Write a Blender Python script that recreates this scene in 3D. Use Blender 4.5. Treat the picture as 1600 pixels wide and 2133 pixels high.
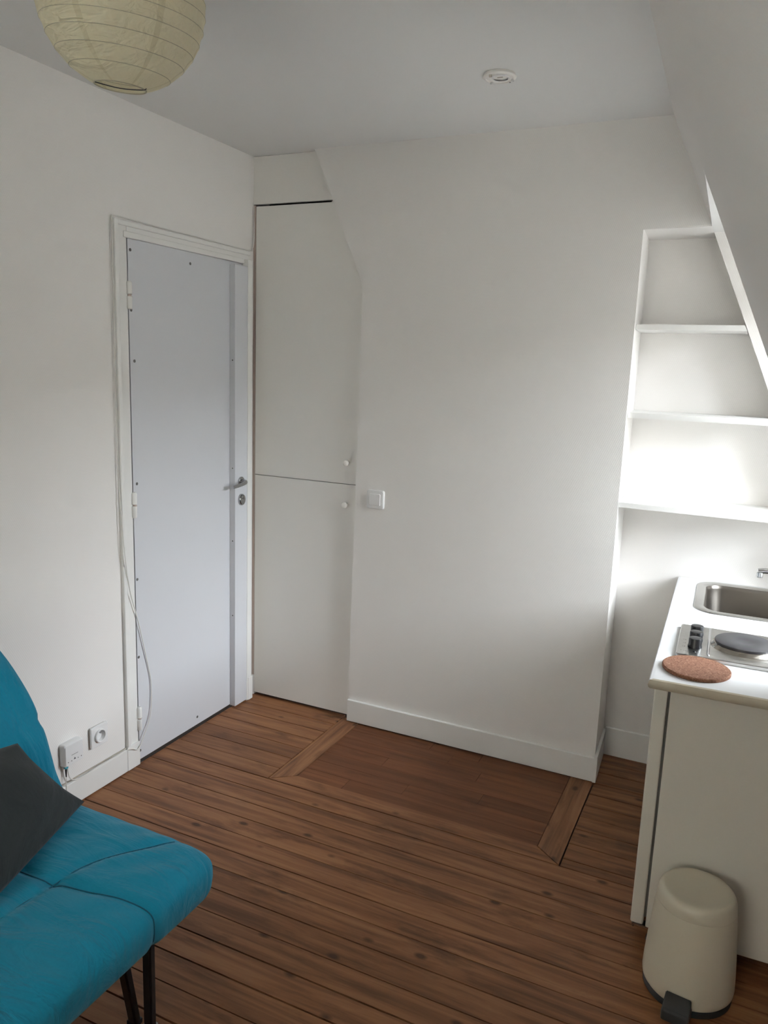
import bpy, bmesh, math, random
from mathutils import Vector, Matrix, Euler

random.seed(7)
for o in list(bpy.data.objects):
    bpy.data.objects.remove(o, do_unlink=True)
SC = bpy.context.scene
COL = SC.collection
PI = math.pi

# ------------------------------------------------------------------ camera
cam_d = bpy.data.cameras.new('camera')
cam_d.sensor_fit = 'HORIZONTAL'
cam_d.sensor_width = 36.0
cam_d.lens = 1626.8 * 36.0 / 1600.0
cam_d.clip_start = 0.02
cam = bpy.data.objects.new('camera', cam_d)
COL.objects.link(cam)
YAW, PITCH, ROLL = -0.43634, 0.18515, 0.03605
fw = Vector((math.sin(YAW) * math.cos(PITCH), math.cos(YAW) * math.cos(PITCH), -math.sin(PITCH)))
rt = Vector((math.cos(YAW), -math.sin(YAW), 0.0))
up = rt.cross(fw)
r2 = rt * math.cos(ROLL) + up * math.sin(ROLL)
u2 = up * math.cos(ROLL) - rt * math.sin(ROLL)
CAM = Vector((2.078, -2.997, 1.600))
cam.matrix_world = Matrix(((r2.x, u2.x, -fw.x, CAM.x), (r2.y, u2.y, -fw.y, CAM.y), (r2.z, u2.z, -fw.z, CAM.z), (0, 0, 0, 1)))
SC.camera = cam

# ------------------------------------------------------------------ world, daylight, exposure
W = bpy.data.worlds.new('sky')
SC.world = W
W.use_nodes = True
bg = W.node_tree.nodes['Background']
bg.inputs['Color'].default_value = (0.885, 0.918, 1.0, 1)
bg.inputs['Strength'].default_value = 48.0
SC.view_settings.view_transform = 'Standard'
SC.view_settings.look = 'None'
SC.view_settings.exposure = 0.06
SC.view_settings.gamma = 1.0
SC.view_settings.use_curve_mapping = False
# sampling hints (portals) for the sky seen through the two windows; they give off no light themselves
for nm, sx, sy, loc, rot in (('dormer_portal', 1.16, 0.82, (2.995, -0.326, 1.487), (0, PI / 2, 0)),
                             ('window_portal', 1.10, 1.30, (1.35, -4.275, 1.55), (PI / 2, 0, 0))):
    pl = bpy.data.lights.new(nm, 'AREA')
    pl.shape = 'RECTANGLE'
    pl.size = sx
    pl.size_y = sy
    pl.cycles.is_portal = True
    po = bpy.data.objects.new(nm, pl)
    COL.objects.link(po)
    po.location = loc
    po.rotation_euler = rot

# ------------------------------------------------------------------ materials
MATS = {}


def nt(name):
    m = bpy.data.materials.new(name)
    m.use_nodes = True
    MATS[name] = m
    t = m.node_tree
    return m, t, t.nodes['Principled BSDF'], t.links


def mat(name, col, rough=0.5, metal=0.0, spec=0.5, noise=None, bump=None):
    """noise=(scale, amount) small colour unevenness; bump=(scale, strength)"""
    m, t, b, L = nt(name)
    b.inputs['Base Color'].default_value = (*col, 1)
    b.inputs['Roughness'].default_value = rough
    b.inputs['Metallic'].default_value = metal
    b.inputs['Specular IOR Level'].default_value = spec
    g = t.nodes.new('ShaderNodeNewGeometry')
    if noise:
        n = t.nodes.new('ShaderNodeTexNoise')
        n.inputs['Scale'].default_value = noise[0]
        n.inputs['Detail'].default_value = 5
        L.new(g.outputs['Position'], n.inputs['Vector'])
        mx = t.nodes.new('ShaderNodeMix')
        mx.data_type = 'RGBA'
        a = noise[1]
        mx.inputs['A'].default_value = (*[c * (1 - a) for c in col], 1)
        mx.inputs['B'].default_value = (*[min(1, c * (1 + a)) for c in col], 1)
        L.new(n.outputs['Fac'], mx.inputs['Factor'])
        L.new(mx.outputs['Result'], b.inputs['Base Color'])
    if bump:
        n = t.nodes.new('ShaderNodeTexNoise')
        n.inputs['Scale'].default_value = bump[0]
        n.inputs['Detail'].default_value = 3
        L.new(g.outputs['Position'], n.inputs['Vector'])
        bp = t.nodes.new('ShaderNodeBump')
        bp.inputs['Strength'].default_value = bump[1]
        bp.inputs['Distance'].default_value = 0.002
        L.new(n.outputs['Fac'], bp.inputs['Height'])
        L.new(bp.outputs['Normal'], b.inputs['Normal'])
    return m


def wallpaper(name, col):
    """painted woven glass-fibre wall covering: fine diagonal relief, faint unevenness"""
    m, t, b, L = nt(name)
    b.inputs['Roughness'].default_value = 0.62
    b.inputs['Specular IOR Level'].default_value = 0.3
    g = t.nodes.new('ShaderNodeNewGeometry')
    n = t.nodes.new('ShaderNodeTexNoise')
    n.inputs['Scale'].default_value = 2.3
    n.inputs['Detail'].default_value = 6
    L.new(g.outputs['Position'], n.inputs['Vector'])
    mx = t.nodes.new('ShaderNodeMix')
    mx.data_type = 'RGBA'
    mx.inputs['A'].default_value = (*[c * 0.985 for c in col], 1)
    mx.inputs['B'].default_value = (*[min(1, c * 1.012) for c in col], 1)
    L.new(n.outputs['Fac'], mx.inputs['Factor'])
    L.new(mx.outputs['Result'], b.inputs['Base Color'])
    sep = t.nodes.new('ShaderNodeSeparateXYZ')
    L.new(g.outputs['Position'], sep.inputs[0])

    def math_(op, a, c):
        k = t.nodes.new('ShaderNodeMath')
        k.operation = op
        for i, v in enumerate((a, c)):
            if isinstance(v, (int, float)):
                k.inputs[i].default_value = v
            else:
                L.new(v, k.inputs[i])
        return k.outputs[0]
    h = math_('ADD', sep.outputs[0], sep.outputs[1])
    d1 = math_('ADD', h, math_('MULTIPLY', sep.outputs[2], 0.55))
    d2 = math_('SUBTRACT', math_('MULTIPLY', sep.outputs[2], 1.0), math_('MULTIPLY', h, 0.55))
    w1 = math_('SINE', math_('MULTIPLY', d1, 900.0), 0)
    w2 = math_('SINE', math_('MULTIPLY', d2, 1500.0), 0)
    s = math_('ADD', w1, math_('MULTIPLY', w2, 0.7))
    bp = t.nodes.new('ShaderNodeBump')
    bp.inputs['Strength'].default_value = 0.12
    bp.inputs['Distance'].default_value = 0.0012
    L.new(s, bp.inputs['Height'])
    L.new(bp.outputs['Normal'], b.inputs['Normal'])
    return m


def wood(name, light, mid, dark, stain=0.75, knots=0.125, along='X', rough=0.46, contrast=0.36):
    """oiled pine: grain stretched along the board, knots, worn stains; each board its own piece of it"""
    m, t, b, L = nt(name)
    N = t.nodes.new
    g = N('ShaderNodeNewGeometry')
    oi = N('ShaderNodeObjectInfo')
    cmb = N('ShaderNodeCombineXYZ')
    for i, f in enumerate((37.0, 91.0, 53.0)):
        k = N('ShaderNodeMath')
        k.operation = 'MULTIPLY'
        L.new(oi.outputs['Random'], k.inputs[0])
        k.inputs[1].default_value = f
        L.new(k.outputs[0], cmb.inputs[i])
    ad = N('ShaderNodeVectorMath')
    ad.operation = 'ADD'
    L.new(g.outputs['Position'], ad.inputs[0])
    L.new(cmb.outputs[0], ad.inputs[1])
    mp = N('ShaderNodeMapping')
    L.new(ad.outputs[0], mp.inputs['Vector'])
    sc = (2.2, 34.0, 8.0) if along == 'X' else (34.0, 2.2, 8.0)
    mp.inputs['Scale'].default_value = sc
    n1 = N('ShaderNodeTexNoise')
    n1.inputs['Scale'].default_value = 1.0
    n1.inputs['Detail'].default_value = 7
    n1.inputs['Roughness'].default_value = 0.62
    n1.inputs['Distortion'].default_value = 0.6
    L.new(mp.outputs[0], n1.inputs['Vector'])
    cr = N('ShaderNodeValToRGB')
    e = cr.color_ramp
    e.elements[0].position = 0.5 - contrast * 0.42
    e.elements[0].color = (*dark, 1)
    e.elements[1].position = 0.5 + contrast * 0.42
    e.elements[1].color = (*light, 1)
    x = e.elements.new(0.5)
    x.color = (*mid, 1)
    L.new(n1.outputs['Fac'], cr.inputs[0])
    # board to board tone
    hv = N('ShaderNodeHueSaturation')
    mr = N('ShaderNodeMapRange')
    mr.inputs['To Min'].default_value = 0.88
    mr.inputs['To Max'].default_value = 1.10
    L.new(oi.outputs['Random'], mr.inputs[0])
    L.new(mr.outputs[0], hv.inputs['Value'])
    L.new(cr.outputs[0], hv.inputs['Color'])
    # knots
    mk = N('ShaderNodeMapping')
    L.new(ad.outputs[0], mk.inputs['Vector'])
    mk.inputs['Scale'].default_value = (5.2, 9.5, 4.0) if along == 'X' else (9.5, 5.2, 4.0)
    vo = N('ShaderNodeTexVoronoi')
    vo.inputs['Scale'].default_value = 1.0
    L.new(mk.outputs[0], vo.inputs['Vector'])
    kr = N('ShaderNodeMapRange')
    kr.inputs['From Min'].default_value = knots
    kr.inputs['From Max'].default_value = knots * 0.45
    L.new(vo.outputs['Distance'], kr.inputs[0])
    mx = N('ShaderNodeMix')
    mx.data_type = 'RGBA'
    mx.inputs['B'].default_value = (dark[0] * 0.30, dark[1] * 0.27, dark[2] * 0.26, 1)
    k2 = N('ShaderNodeMath')
    k2.operation = 'MULTIPLY'
    k2.inputs[1].default_value = 0.85
    L.new(kr.outputs[0], k2.inputs[0])
    L.new(k2.outputs[0], mx.inputs['Factor'])
    L.new(hv.outputs[0], mx.inputs['A'])
    # worn dark stains
    ms = N('ShaderNodeMapping')
    L.new(g.outputs['Position'], ms.inputs['Vector'])
    ms.inputs['Scale'].default_value = (3.0, 9.0, 3.0) if along == 'X' else (9.0, 3.0, 3.0)
    n2 = N('ShaderNodeTexNoise')
    n2.inputs['Scale'].default_value = 1.0
    n2.inputs['Detail'].default_value = 6
    n2.inputs['Roughness'].default_value = 0.65
    L.new(ms.outputs[0], n2.inputs['Vector'])
    sr = N('ShaderNodeMapRange')
    sr.inputs['From Min'].default_value = 0.56
    sr.inputs['From Max'].default_value = 0.74
    sr.inputs['To Max'].default_value = stain
    L.new(n2.outputs['Fac'], sr.inputs[0])
    mx2 = N('ShaderNodeMix')
    mx2.data_type = 'RGBA'
    mx2.inputs['B'].default_value = (dark[0] * 0.36, dark[1] * 0.34, dark[2] * 0.34, 1)
    L.new(sr.outputs[0], mx2.inputs['Factor'])
    L.new(mx.outputs['Result'], mx2.inputs['A'])
    L.new(mx2.outputs['Result'], b.inputs['Base Color'])
    b.inputs['Roughness'].default_value = rough
    b.inputs['Specular IOR Level'].default_value = 0.26
    bp = N('ShaderNodeBump')
    bp.inputs['Strength'].default_value = 0.18
    bp.inputs['Distance'].default_value = 0.001
    L.new(n1.outputs['Fac'], bp.inputs['Height'])
    L.new(bp.outputs['Normal'], b.inputs['Normal'])
    return m


def cloth(name, col, wr=(3.0, 22.0, 5.0), strength=0.5, weave=900.0):
    """woven cotton with long soft creases"""
    m, t, b, L = nt(name)
    N = t.nodes.new
    b.inputs['Roughness'].default_value = 0.9
    b.inputs['Specular IOR Level'].default_value = 0.15
    b.inputs['Sheen Weight'].default_value = 0.15
    g = N('ShaderNodeNewGeometry')
    n0 = N('ShaderNodeTexNoise')
    n0.inputs['Scale'].default_value = 140
    L.new(g.outputs['Position'], n0.inputs['Vector'])
    mx = N('ShaderNodeMix')
    mx.data_type = 'RGBA'
    mx.inputs['A'].default_value = (*[c * 0.92 for c in col], 1)
    mx.inputs['B'].default_value = (*[c * 1.06 for c in col], 1)
    L.new(n0.outputs['Fac'], mx.inputs['Factor'])
    L.new(mx.outputs['Result'], b.inputs['Base Color'])
    mp = N('ShaderNodeMapping')
    mp.inputs['Rotation'].default_value = (0, 0, 0.35)
    mp.inputs['Scale'].default_value = wr
    L.new(g.outputs['Position'], mp.inputs['Vector'])
    n1 = N('ShaderNodeTexNoise')
    n1.inputs['Scale'].default_value = 1.0
    n1.inputs['Detail'].default_value = 4
    n1.inputs['Distortion'].default_value = 0.9
    L.new(mp.outputs[0], n1.inputs['Vector'])
    b1 = N('ShaderNodeBump')
    b1.inputs['Strength'].default_value = strength
    b1.inputs['Distance'].default_value = 0.03
    L.new(n1.outputs['Fac'], b1.inputs['Height'])
    n2 = N('ShaderNodeTexNoise')
    n2.inputs['Scale'].default_value = weave
    L.new(g.outputs['Position'], n2.inputs['Vector'])
    b2 = N('ShaderNodeBump')
    b2.inputs['Strength'].default_value = 0.15
    b2.inputs['Distance'].default_value = 0.001
    L.new(n2.outputs['Fac'], b2.inputs['Height'])
    L.new(b1.outputs['Normal'], b2.inputs['Normal'])
    L.new(b2.outputs['Normal'], b.inputs['Normal'])
    return m


def steel(name, col=(0.50, 0.49, 0.47), rough=0.28, stretch=(1, 60, 1)):
    m, t, b, L = nt(name)
    N = t.nodes.new
    b.inputs['Base Color'].default_value = (*col, 1)
    b.inputs['Metallic'].default_value = 1.0
    tc = N('ShaderNodeTexCoord')
    mp = N('ShaderNodeMapping')
    mp.inputs['Scale'].default_value = [4 * s for s in stretch]
    L.new(tc.outputs['Object'], mp.inputs['Vector'])
    n = N('ShaderNodeTexNoise')
    n.inputs['Scale'].default_value = 3
    n.inputs['Detail'].default_value = 4
    L.new(mp.outputs[0], n.inputs['Vector'])
    mr = N('ShaderNodeMapRange')
    mr.inputs['To Min'].default_value = rough * 0.75
    mr.inputs['To Max'].default_value = rough * 1.35
    L.new(n.outputs['Fac'], mr.inputs[0])
    L.new(mr.outputs[0], b.inputs['Roughness'])
    return m


M_wall = wallpaper('wall_paint', (0.84, 0.812, 0.782))
M_wallL = wallpaper('wall_paint_left', (0.84, 0.812, 0.782))
M_ceil = mat('ceiling_paint', (0.82, 0.81, 0.79), 0.75, spec=0.2, noise=(1.7, 0.02))
M_trim = mat('trim_paint', (0.84, 0.83, 0.80), 0.42, noise=(9, 0.03))
M_door = mat('door_paint', (0.675, 0.682, 0.712), 0.34, noise=(3, 0.012))
M_cup = mat('cupboard_paint', (0.85, 0.83, 0.79), 0.45, noise=(4, 0.015), bump=(70, 0.05))
M_dirty = mat('dirty_edge', (0.45, 0.40, 0.34), 0.7, noise=(30, 0.2))
M_dark = mat('gap_shade', (0.02, 0.018, 0.016), 0.9)  # near-black that stands in for shade behind the door and cupboard gaps
M_brown = mat('raw_brown_edge', (0.52, 0.42, 0.365), 0.8, noise=(25, 0.15))
M_shelf = mat('shelf_paint', (0.84, 0.83, 0.80), 0.4, noise=(6, 0.012))
M_plank = wood('pine_plank', (0.305, 0.140, 0.062), (0.230, 0.098, 0.043), (0.135, 0.056, 0.025))
M_strip = wood('pine_hearth_strip', (0.30, 0.144, 0.068), (0.23, 0.103, 0.047), (0.135, 0.058, 0.028), along='Y')
M_hearth = wood('oak_hearth_board', (0.205, 0.080, 0.034), (0.160, 0.060, 0.025), (0.105, 0.037, 0.016), stain=0.5, knots=0.02, contrast=0.5, rough=0.5)
M_under = mat('floor_gap_dark', (0.035, 0.022, 0.014), 0.95)  # dark base colour showing in the board joints
M_screw = mat('screw_steel', (0.16, 0.155, 0.15), 0.45, metal=0.6)
M_chrome = mat('chrome', (0.60, 0.60, 0.61), 0.16, metal=1.0)
M_satin = mat('satin_chrome', (0.40, 0.40, 0.405), 0.24, metal=1.0)
M_plast = mat('white_plastic', (0.80, 0.79, 0.78), 0.35)
M_rib = mat('bamboo_rib', (0.50, 0.455, 0.34), 0.6)
M_plast2 = mat('ivory_plastic', (0.90, 0.87, 0.82), 0.4)
M_black = mat('black_plastic', (0.015, 0.015, 0.017), 0.28)
M_ink = mat('dark_print', (0.08, 0.08, 0.085), 0.6)
M_teal_plug = mat('teal_plug', (0.05, 0.33, 0.42), 0.4)
M_cable = mat('white_cable', (0.74, 0.72, 0.68), 0.5)
M_teal = cloth('teal_cotton', (0.010, 0.225, 0.355), wr=(5.0, 17.0, 8.0), strength=0.5)
M_cush = cloth('charcoal_cotton', (0.030, 0.036, 0.038), wr=(5, 7, 6), strength=0.35)
M_seam = mat('teal_thread', (0.006, 0.10, 0.16), 0.9)
M_leg = mat('charcoal_metal', (0.018, 0.018, 0.020), 0.4, noise=(40, 0.15))
M_foot = mat('grey_foot_cap', (0.45, 0.45, 0.44), 0.6)
M_seal = mat('grey_door_seal', (0.13, 0.125, 0.11), 0.7)
M_fridge = mat('fridge_enamel', (0.68, 0.645, 0.565), 0.42, noise=(5, 0.015))
M_top = mat('white_laminate', (0.77, 0.775, 0.78), 0.30, noise=(8, 0.01))
M_band = mat('aged_edge_band', (0.50, 0.44, 0.33), 0.5, noise=(22, 0.10))
M_steel = steel('brushed_steel')
M_bowl = steel('bowl_steel', (0.19, 0.172, 0.152), 0.30, (1, 1, 1))
M_iron = mat('cast_iron_plate', (0.045, 0.043, 0.047), 0.42, noise=(60, 0.25), bump=(300, 0.1))
M_ring = steel('plate_ring_steel', (0.50, 0.47, 0.42), 0.2, (1, 1, 1))
M_bin = mat('bin_enamel', (0.60, 0.545, 0.425), 0.42, noise=(7, 0.015))
M_rubber = mat('dark_rubber', (0.022, 0.022, 0.022), 0.6)
M_stone = mat('pale_stone', (0.22, 0.21, 0.195), 0.9, noise=(0.6, 0.15))
M_court = mat('added_courtyard_render', (0.34, 0.31, 0.26), 0.9, noise=(0.6, 0.12))
M_ground = mat('street', (0.08, 0.08, 0.08), 0.9, noise=(0.4, 0.2))


def cork_mat():
    m, t, b, L = nt('cork')
    N = t.nodes.new
    g = N('ShaderNodeNewGeometry')
    v = N('ShaderNodeTexVoronoi')
    v.inputs['Scale'].default_value = 330
    L.new(g.outputs['Position'], v.inputs['Vector'])
    sep = N('ShaderNodeSeparateColor')
    L.new(v.outputs['Color'], sep.inputs[0])
    cr = N('ShaderNodeValToRGB')
    e = cr.color_ramp
    e.elements[0].position = 0.0
    e.elements[0].color = (0.13, 0.046, 0.021, 1)
    e.elements[1].position = 1.0
    e.elements[1].color = (0.34, 0.185, 0.115, 1)
    q = e.elements.new(0.3)
    q.color = (0.215, 0.095, 0.052, 1)
    q = e.elements.new(0.85)
    q.color = (0.245, 0.112, 0.064, 1)
    L.new(sep.outputs[0], cr.inputs[0])
    L.new(cr.outputs[0], b.inputs['Base Color'])
    b.inputs['Roughness'].default_value = 0.9
    bp = N('ShaderNodeBump')
    bp.inputs['Strength'].default_value = 0.35
    bp.inputs['Distance'].default_value = 0.001
    L.new(v.outputs['Distance'], bp.inputs['Height'])
    L.new(bp.outputs['Normal'], b.inputs['Normal'])
    return m


def paper_mat():
    """thin cream rice paper: lets light through, crumpled, overlapping gore joints a little denser"""
    m = bpy.data.materials.new('rice_paper')
    m.use_nodes = True
    t = m.node_tree
    L = t.links
    for n in list(t.nodes):
        t.nodes.remove(n)
    N = t.nodes.new
    out = N('ShaderNodeOutputMaterial')
    tc = N('ShaderNodeTexCoord')
    sep = N('ShaderNodeSeparateXYZ')
    L.new(tc.outputs['Object'], sep.inputs[0])
    at = N('ShaderNodeMath')
    at.operation = 'ARCTAN2'
    L.new(sep.outputs[1], at.inputs[0])
    L.new(sep.outputs[0], at.inputs[1])
    fr = N('ShaderNodeMath')
    fr.operation = 'MULTIPLY_ADD'
    fr.inputs[1].default_value = 6 / (2 * PI)
    fr.inputs[2].default_value = 0.37
    L.new(at.outputs[0], fr.inputs[0])
    f2 = N('ShaderNodeMath')
    f2.operation = 'FRACT'
    L.new(fr.outputs[0], f2.inputs[0])
    lt = N('ShaderNodeMath')
    lt.operation = 'LESS_THAN'
    lt.inputs[1].default_value = 0.085
    L.new(f2.outputs[0], lt.inputs[0])
    mx = N('ShaderNodeMix')
    mx.data_type = 'RGBA'
    mx.inputs['A'].default_value = (0.90, 0.845, 0.66, 1)
    mx.inputs['B'].default_value = (0.80, 0.74, 0.55, 1)
    L.new(lt.outputs[0], mx.inputs['Factor'])
    mp = N('ShaderNodeMapping')
    mp.inputs['Scale'].default_value = (9, 22, 26)
    mp.inputs['Rotation'].default_value = (0.5, 0.3, 0)
    L.new(tc.outputs['Object'], mp.inputs['Vector'])
    nz = N('ShaderNodeTexNoise')
    nz.inputs['Scale'].default_value = 1.6
    nz.inputs['Detail'].default_value = 3
    nz.inputs['Distortion'].default_value = 0.5
    L.new(mp.outputs[0], nz.inputs['Vector'])
    bp = N('ShaderNodeBump')
    bp.inputs['Strength'].default_value = 0.9
    bp.inputs['Distance'].default_value = 0.016
    L.new(nz.outputs['Fac'], bp.inputs['Height'])
    df = N('ShaderNodeBsdfPrincipled')
    df.inputs['Roughness'].default_value = 0.45
    df.inputs['Specular IOR Level'].default_value = 0.35
    L.new(mx.outputs['Result'], df.inputs['Base Color'])
    L.new(bp.outputs['Normal'], df.inputs['Normal'])
    tr = N('ShaderNodeBsdfTranslucent')
    L.new(mx.outputs['Result'], tr.inputs['Color'])
    L.new(bp.outputs['Normal'], tr.inputs['Normal'])
    ms = N('ShaderNodeMixShader')
    ms.inputs[0].default_value = 0.42
    L.new(df.outputs[0], ms.inputs[1])
    L.new(tr.outputs[0], ms.inputs[2])
    L.new(ms.outputs[0], out.inputs['Surface'])
    return m


def glass_mat():
    m = bpy.data.materials.new('window_glass')
    m.use_nodes = True
    t = m.node_tree
    for n in list(t.nodes):
        t.nodes.remove(n)
    out = t.nodes.new('ShaderNodeOutputMaterial')
    a = t.nodes.new('ShaderNodeBsdfTransparent')
    a.inputs[0].default_value = (0.96, 0.98, 0.97, 1)
    g = t.nodes.new('ShaderNodeBsdfGlossy')
    g.inputs['Roughness'].default_value = 0.02
    f = t.nodes.new('ShaderNodeFresnel')
    f.inputs['IOR'].default_value = 1.3
    x = t.nodes.new('ShaderNodeMixShader')
    t.links.new(f.outputs[0], x.inputs[0])
    t.links.new(a.outputs[0], x.inputs[1])
    t.links.new(g.outputs[0], x.inputs[2])
    t.links.new(x.outputs[0], out.inputs['Surface'])
    return m


M_cork = cork_mat()
M_paper = paper_mat()
M_glass = glass_mat()


# ------------------------------------------------------------------ mesh helpers
def obj(name, bm, m, parent=None, smooth=False, loc=None, rotz=None, angle=None):
    me = bpy.data.meshes.new(name)
    bmesh.ops.recalc_face_normals(bm, faces=bm.faces)
    bm.to_mesh(me)
    bm.free()
    if smooth:
        for p in me.polygons:
            p.use_smooth = True
        if angle:
            me.set_sharp_from_angle(angle=math.radians(angle))
    me.materials.append(m)
    o = bpy.data.objects.new(name, me)
    COL.objects.link(o)
    if parent:
        o.parent = parent
    if loc is not None:
        o.location = loc
    if rotz is not None:
        o.rotation_euler = (0, 0, rotz)
    return o


def empty(name, loc=(0, 0, 0), rotz=0.0):
    o = bpy.data.objects.new(name, None)
    o.empty_display_size = 0.05
    COL.objects.link(o)
    o.location = loc
    o.rotation_euler = (0, 0, rotz)
    return o


def tag(o, label, cat, group=None):
    o['label'] = label
    o['category'] = cat
    if group:
        o['group'] = group
    return o


def struct(name, bm, m, parent=None, **k):
    o = obj(name, bm, m, parent, **k)
    if not parent:
        o['kind'] = 'structure'
    return o


def add_box(bm, x0, x1, y0, y1, z0, z1, bev=0.0, seg=2):
    r = bmesh.ops.create_cube(bm, size=1.0)
    vs = r['verts']
    for v in vs:
        v.co = Vector(((x0 + x1) / 2 + v.co.x * (x1 - x0), (y0 + y1) / 2 + v.co.y * (y1 - y0), (z0 + z1) / 2 + v.co.z * (z1 - z0)))
    if bev > 0:
        es = {e for v in vs for e in v.link_edges}
        bmesh.ops.bevel(bm, geom=list(es), offset=bev, segments=seg, affect='EDGES', profile=0.5)
    return bm


def box(x0, x1, y0, y1, z0, z1, bev=0.0, seg=2):
    return add_box(bmesh.new(), x0, x1, y0, y1, z0, z1, bev, seg)


def add_hexa(bm, a, b):
    """solid between polygon a and polygon b (same count, matching order)"""
    n = len(a)
    va = [bm.verts.new(p) for p in a]
    vb = [bm.verts.new(p) for p in b]
    bm.faces.new(va)
    bm.faces.new(list(reversed(vb)))
    for i in range(n):
        j = (i + 1) % n
        bm.faces.new((va[j], va[i], vb[i], vb[j]))
    return bm


def loft(bm, loops, cap0=True, cap1=True, closed=True):
    rings = [[bm.verts.new(p) for p in lp] for lp in loops]
    n = len(rings[0])
    for a, b in zip(rings, rings[1:]):
        for i in range(n if closed else n - 1):
            j = (i + 1) % n
            bm.faces.new((a[i], a[j], b[j], b[i]))
    if cap0:
        bm.faces.new(list(reversed(rings[0])))
    if cap1:
        bm.faces.new(rings[-1])
    return rings


def lathe(bm, prof, c=(0, 0, 0), n=48, axis='Z', cap0=True, cap1=True):
    loops = []
    for r, h in prof:
        lp = []
        for i in range(n):
            a = 2 * PI * i / n
            u, v = r * math.cos(a), r * math.sin(a)
            if axis == 'Z':
                p = (c[0] + u, c[1] + v, c[2] + h)
            elif axis == 'X':
                p = (c[0] + h, c[1] + u, c[2] + v)
            else:
                p = (c[0] + v, c[1] + h, c[2] + u)
            lp.append(p)
        loops.append(lp)
    loft(bm, loops, cap0, cap1)
    return bm


def rrect(u0, u1, v0, v1, r, z, n=8):
    pts = []
    for cx, cy, a0 in ((u1 - r, v1 - r, 0), (u0 + r, v1 - r, PI / 2), (u0 + r, v0 + r, PI), (u1 - r, v0 + r, 3 * PI / 2)):
        for i in range(n + 1):
            a = a0 + PI / 2 * i / n
            pts.append((cx + r * math.cos(a), cy + r * math.sin(a), z))
    return pts


def smooth_path(pts, sub=8):
    P = [Vector(p) for p in pts]
    out = []
    for i in range(len(P) - 1):
        p0 = P[max(i - 1, 0)]
        p1, p2 = P[i], P[i + 1]
        p3 = P[min(i + 2, len(P) - 1)]
        for k in range(sub):
            s = k / sub
            out.append(0.5 * ((2 * p1) + (p2 - p0) * s + (2 * p0 - 5 * p1 + 4 * p2 - p3) * s * s + (3 * p1 - p0 - 3 * p2 + p3) * s ** 3))
    out.append(P[-1])
    return out


def tube(bm, pts, r, n=8, radii=None):
    P = [Vector(p) for p in pts]
    loops = []
    ref = Vector((0.31, 0.17, 0.93)).normalized()
    for i, p in enumerate(P):
        d = (P[min(i + 1, len(P) - 1)] - P[max(i - 1, 0)]).normalized()
        a = ref - d * ref.dot(d)
        if a.length < 0.1:
            a = Vector((1, 0, 0)) - d * d.x
        a.normalize()
        b = d.cross(a)
        ref = a
        rr = radii[i] if radii else r
        loops.append([p + a * rr * math.cos(2 * PI * k / n) + b * rr * math.sin(2 * PI * k / n) for k in range(n)])
    loft(bm, loops)
    return bm


# ================================================================== SETTING
ZC = 2.466            # ceiling
YB = -0.027           # face of the chimney breast
YN = 0.234            # back of the niche
YF = -4.20            # wall behind the camera


def slope_x(y, z):
    return 1.722 + 0.432 * (2.461 - z) + 0.028 * (-0.0406 - y)


# ---- left wall with the door opening
DY0, DY1, DZ = -0.782, -0.046, 2.012
bm = bmesh.new()
add_box(bm, -0.12, 0.0, YF, DY0, 0, ZC)
add_box(bm, -0.12, 0.0, DY1, 0.30, 0, ZC)
add_box(bm, -0.12, 0.0, DY0, DY1, DZ, ZC)
add_box(bm, -0.20, -0.12, YF, 0.30, 0, ZC)
struct('wall_left', bm, M_wallL)

# ---- chimney breast (flares to the left towards the ceiling, niche cut on its right)
prof = [(0.546, 0.0), (1.654, 0.0), (1.654, 2.103), (slope_x(YB, 2.103), 2.103), (slope_x(YB, ZC), ZC), (0.318, ZC), (0.559, 1.919)]
back = [(0.546, 0.0), (1.638, 0.0), (1.638, 2.103), (slope_x(YB, 2.103), 2.103), (slope_x(YB, ZC), ZC), (0.318, ZC), (0.559, 1.919)]
bm = bmesh.new()
add_hexa(bm, [(x, YB, z) for x, z in prof], [(x, 0.32, z) for x, z in back])
es = [e for e in bm.edges if all(abs(v.co.y - YB) < 1e-5 for v in e.verts) and not any(v.co.z > ZC - 0.01 or v.co.z < 0.001 for v in e.verts)]
bmesh.ops.bevel(bm, geom=es, offset=0.004, segments=2, affect='EDGES')
struct('wall_back', bm, M_wall)
# ---- niche back and outer back wall behind the cupboard
struct('wall_niche', box(1.60, 3.10, YN, YN + 0.10, 0, ZC), M_wall)
struct('wall_cupboard', box(-0.12, 0.60, 0.28, 0.38, 0, ZC), M_wall)

# ---- ceiling
struct('ceiling', box(-0.2, 2.2, YF - 0.1, 0.40, ZC, ZC + 0.10), M_ceil)

# ---- sloping mansard wall on the right with the dormer opening
OY0, OY1, OZ0, OZ1 = -0.762, 0.110, 0.87, 2.104


def slope_piece(bm, y0, y1, z0, z1, t=0.11):
    a = [(slope_x(y0, z0), y0, z0), (slope_x(y1, z0), y1, z0), (slope_x(y1, z1), y1, z1), (slope_x(y0, z1), y0, z1)]
    add_hexa(bm, a, [(x + t, y, z) for x, y, z in a])


bm = bmesh.new()
slope_piece(bm, YF, OY0, 0.0, ZC)
slope_piece(bm, OY0, 0.30, OZ1 + 0.012, ZC)
slope_piece(bm, OY0, 0.30, 0.0, OZ0 - 0.02)
struct('wall_right', bm, M_wall)
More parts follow.
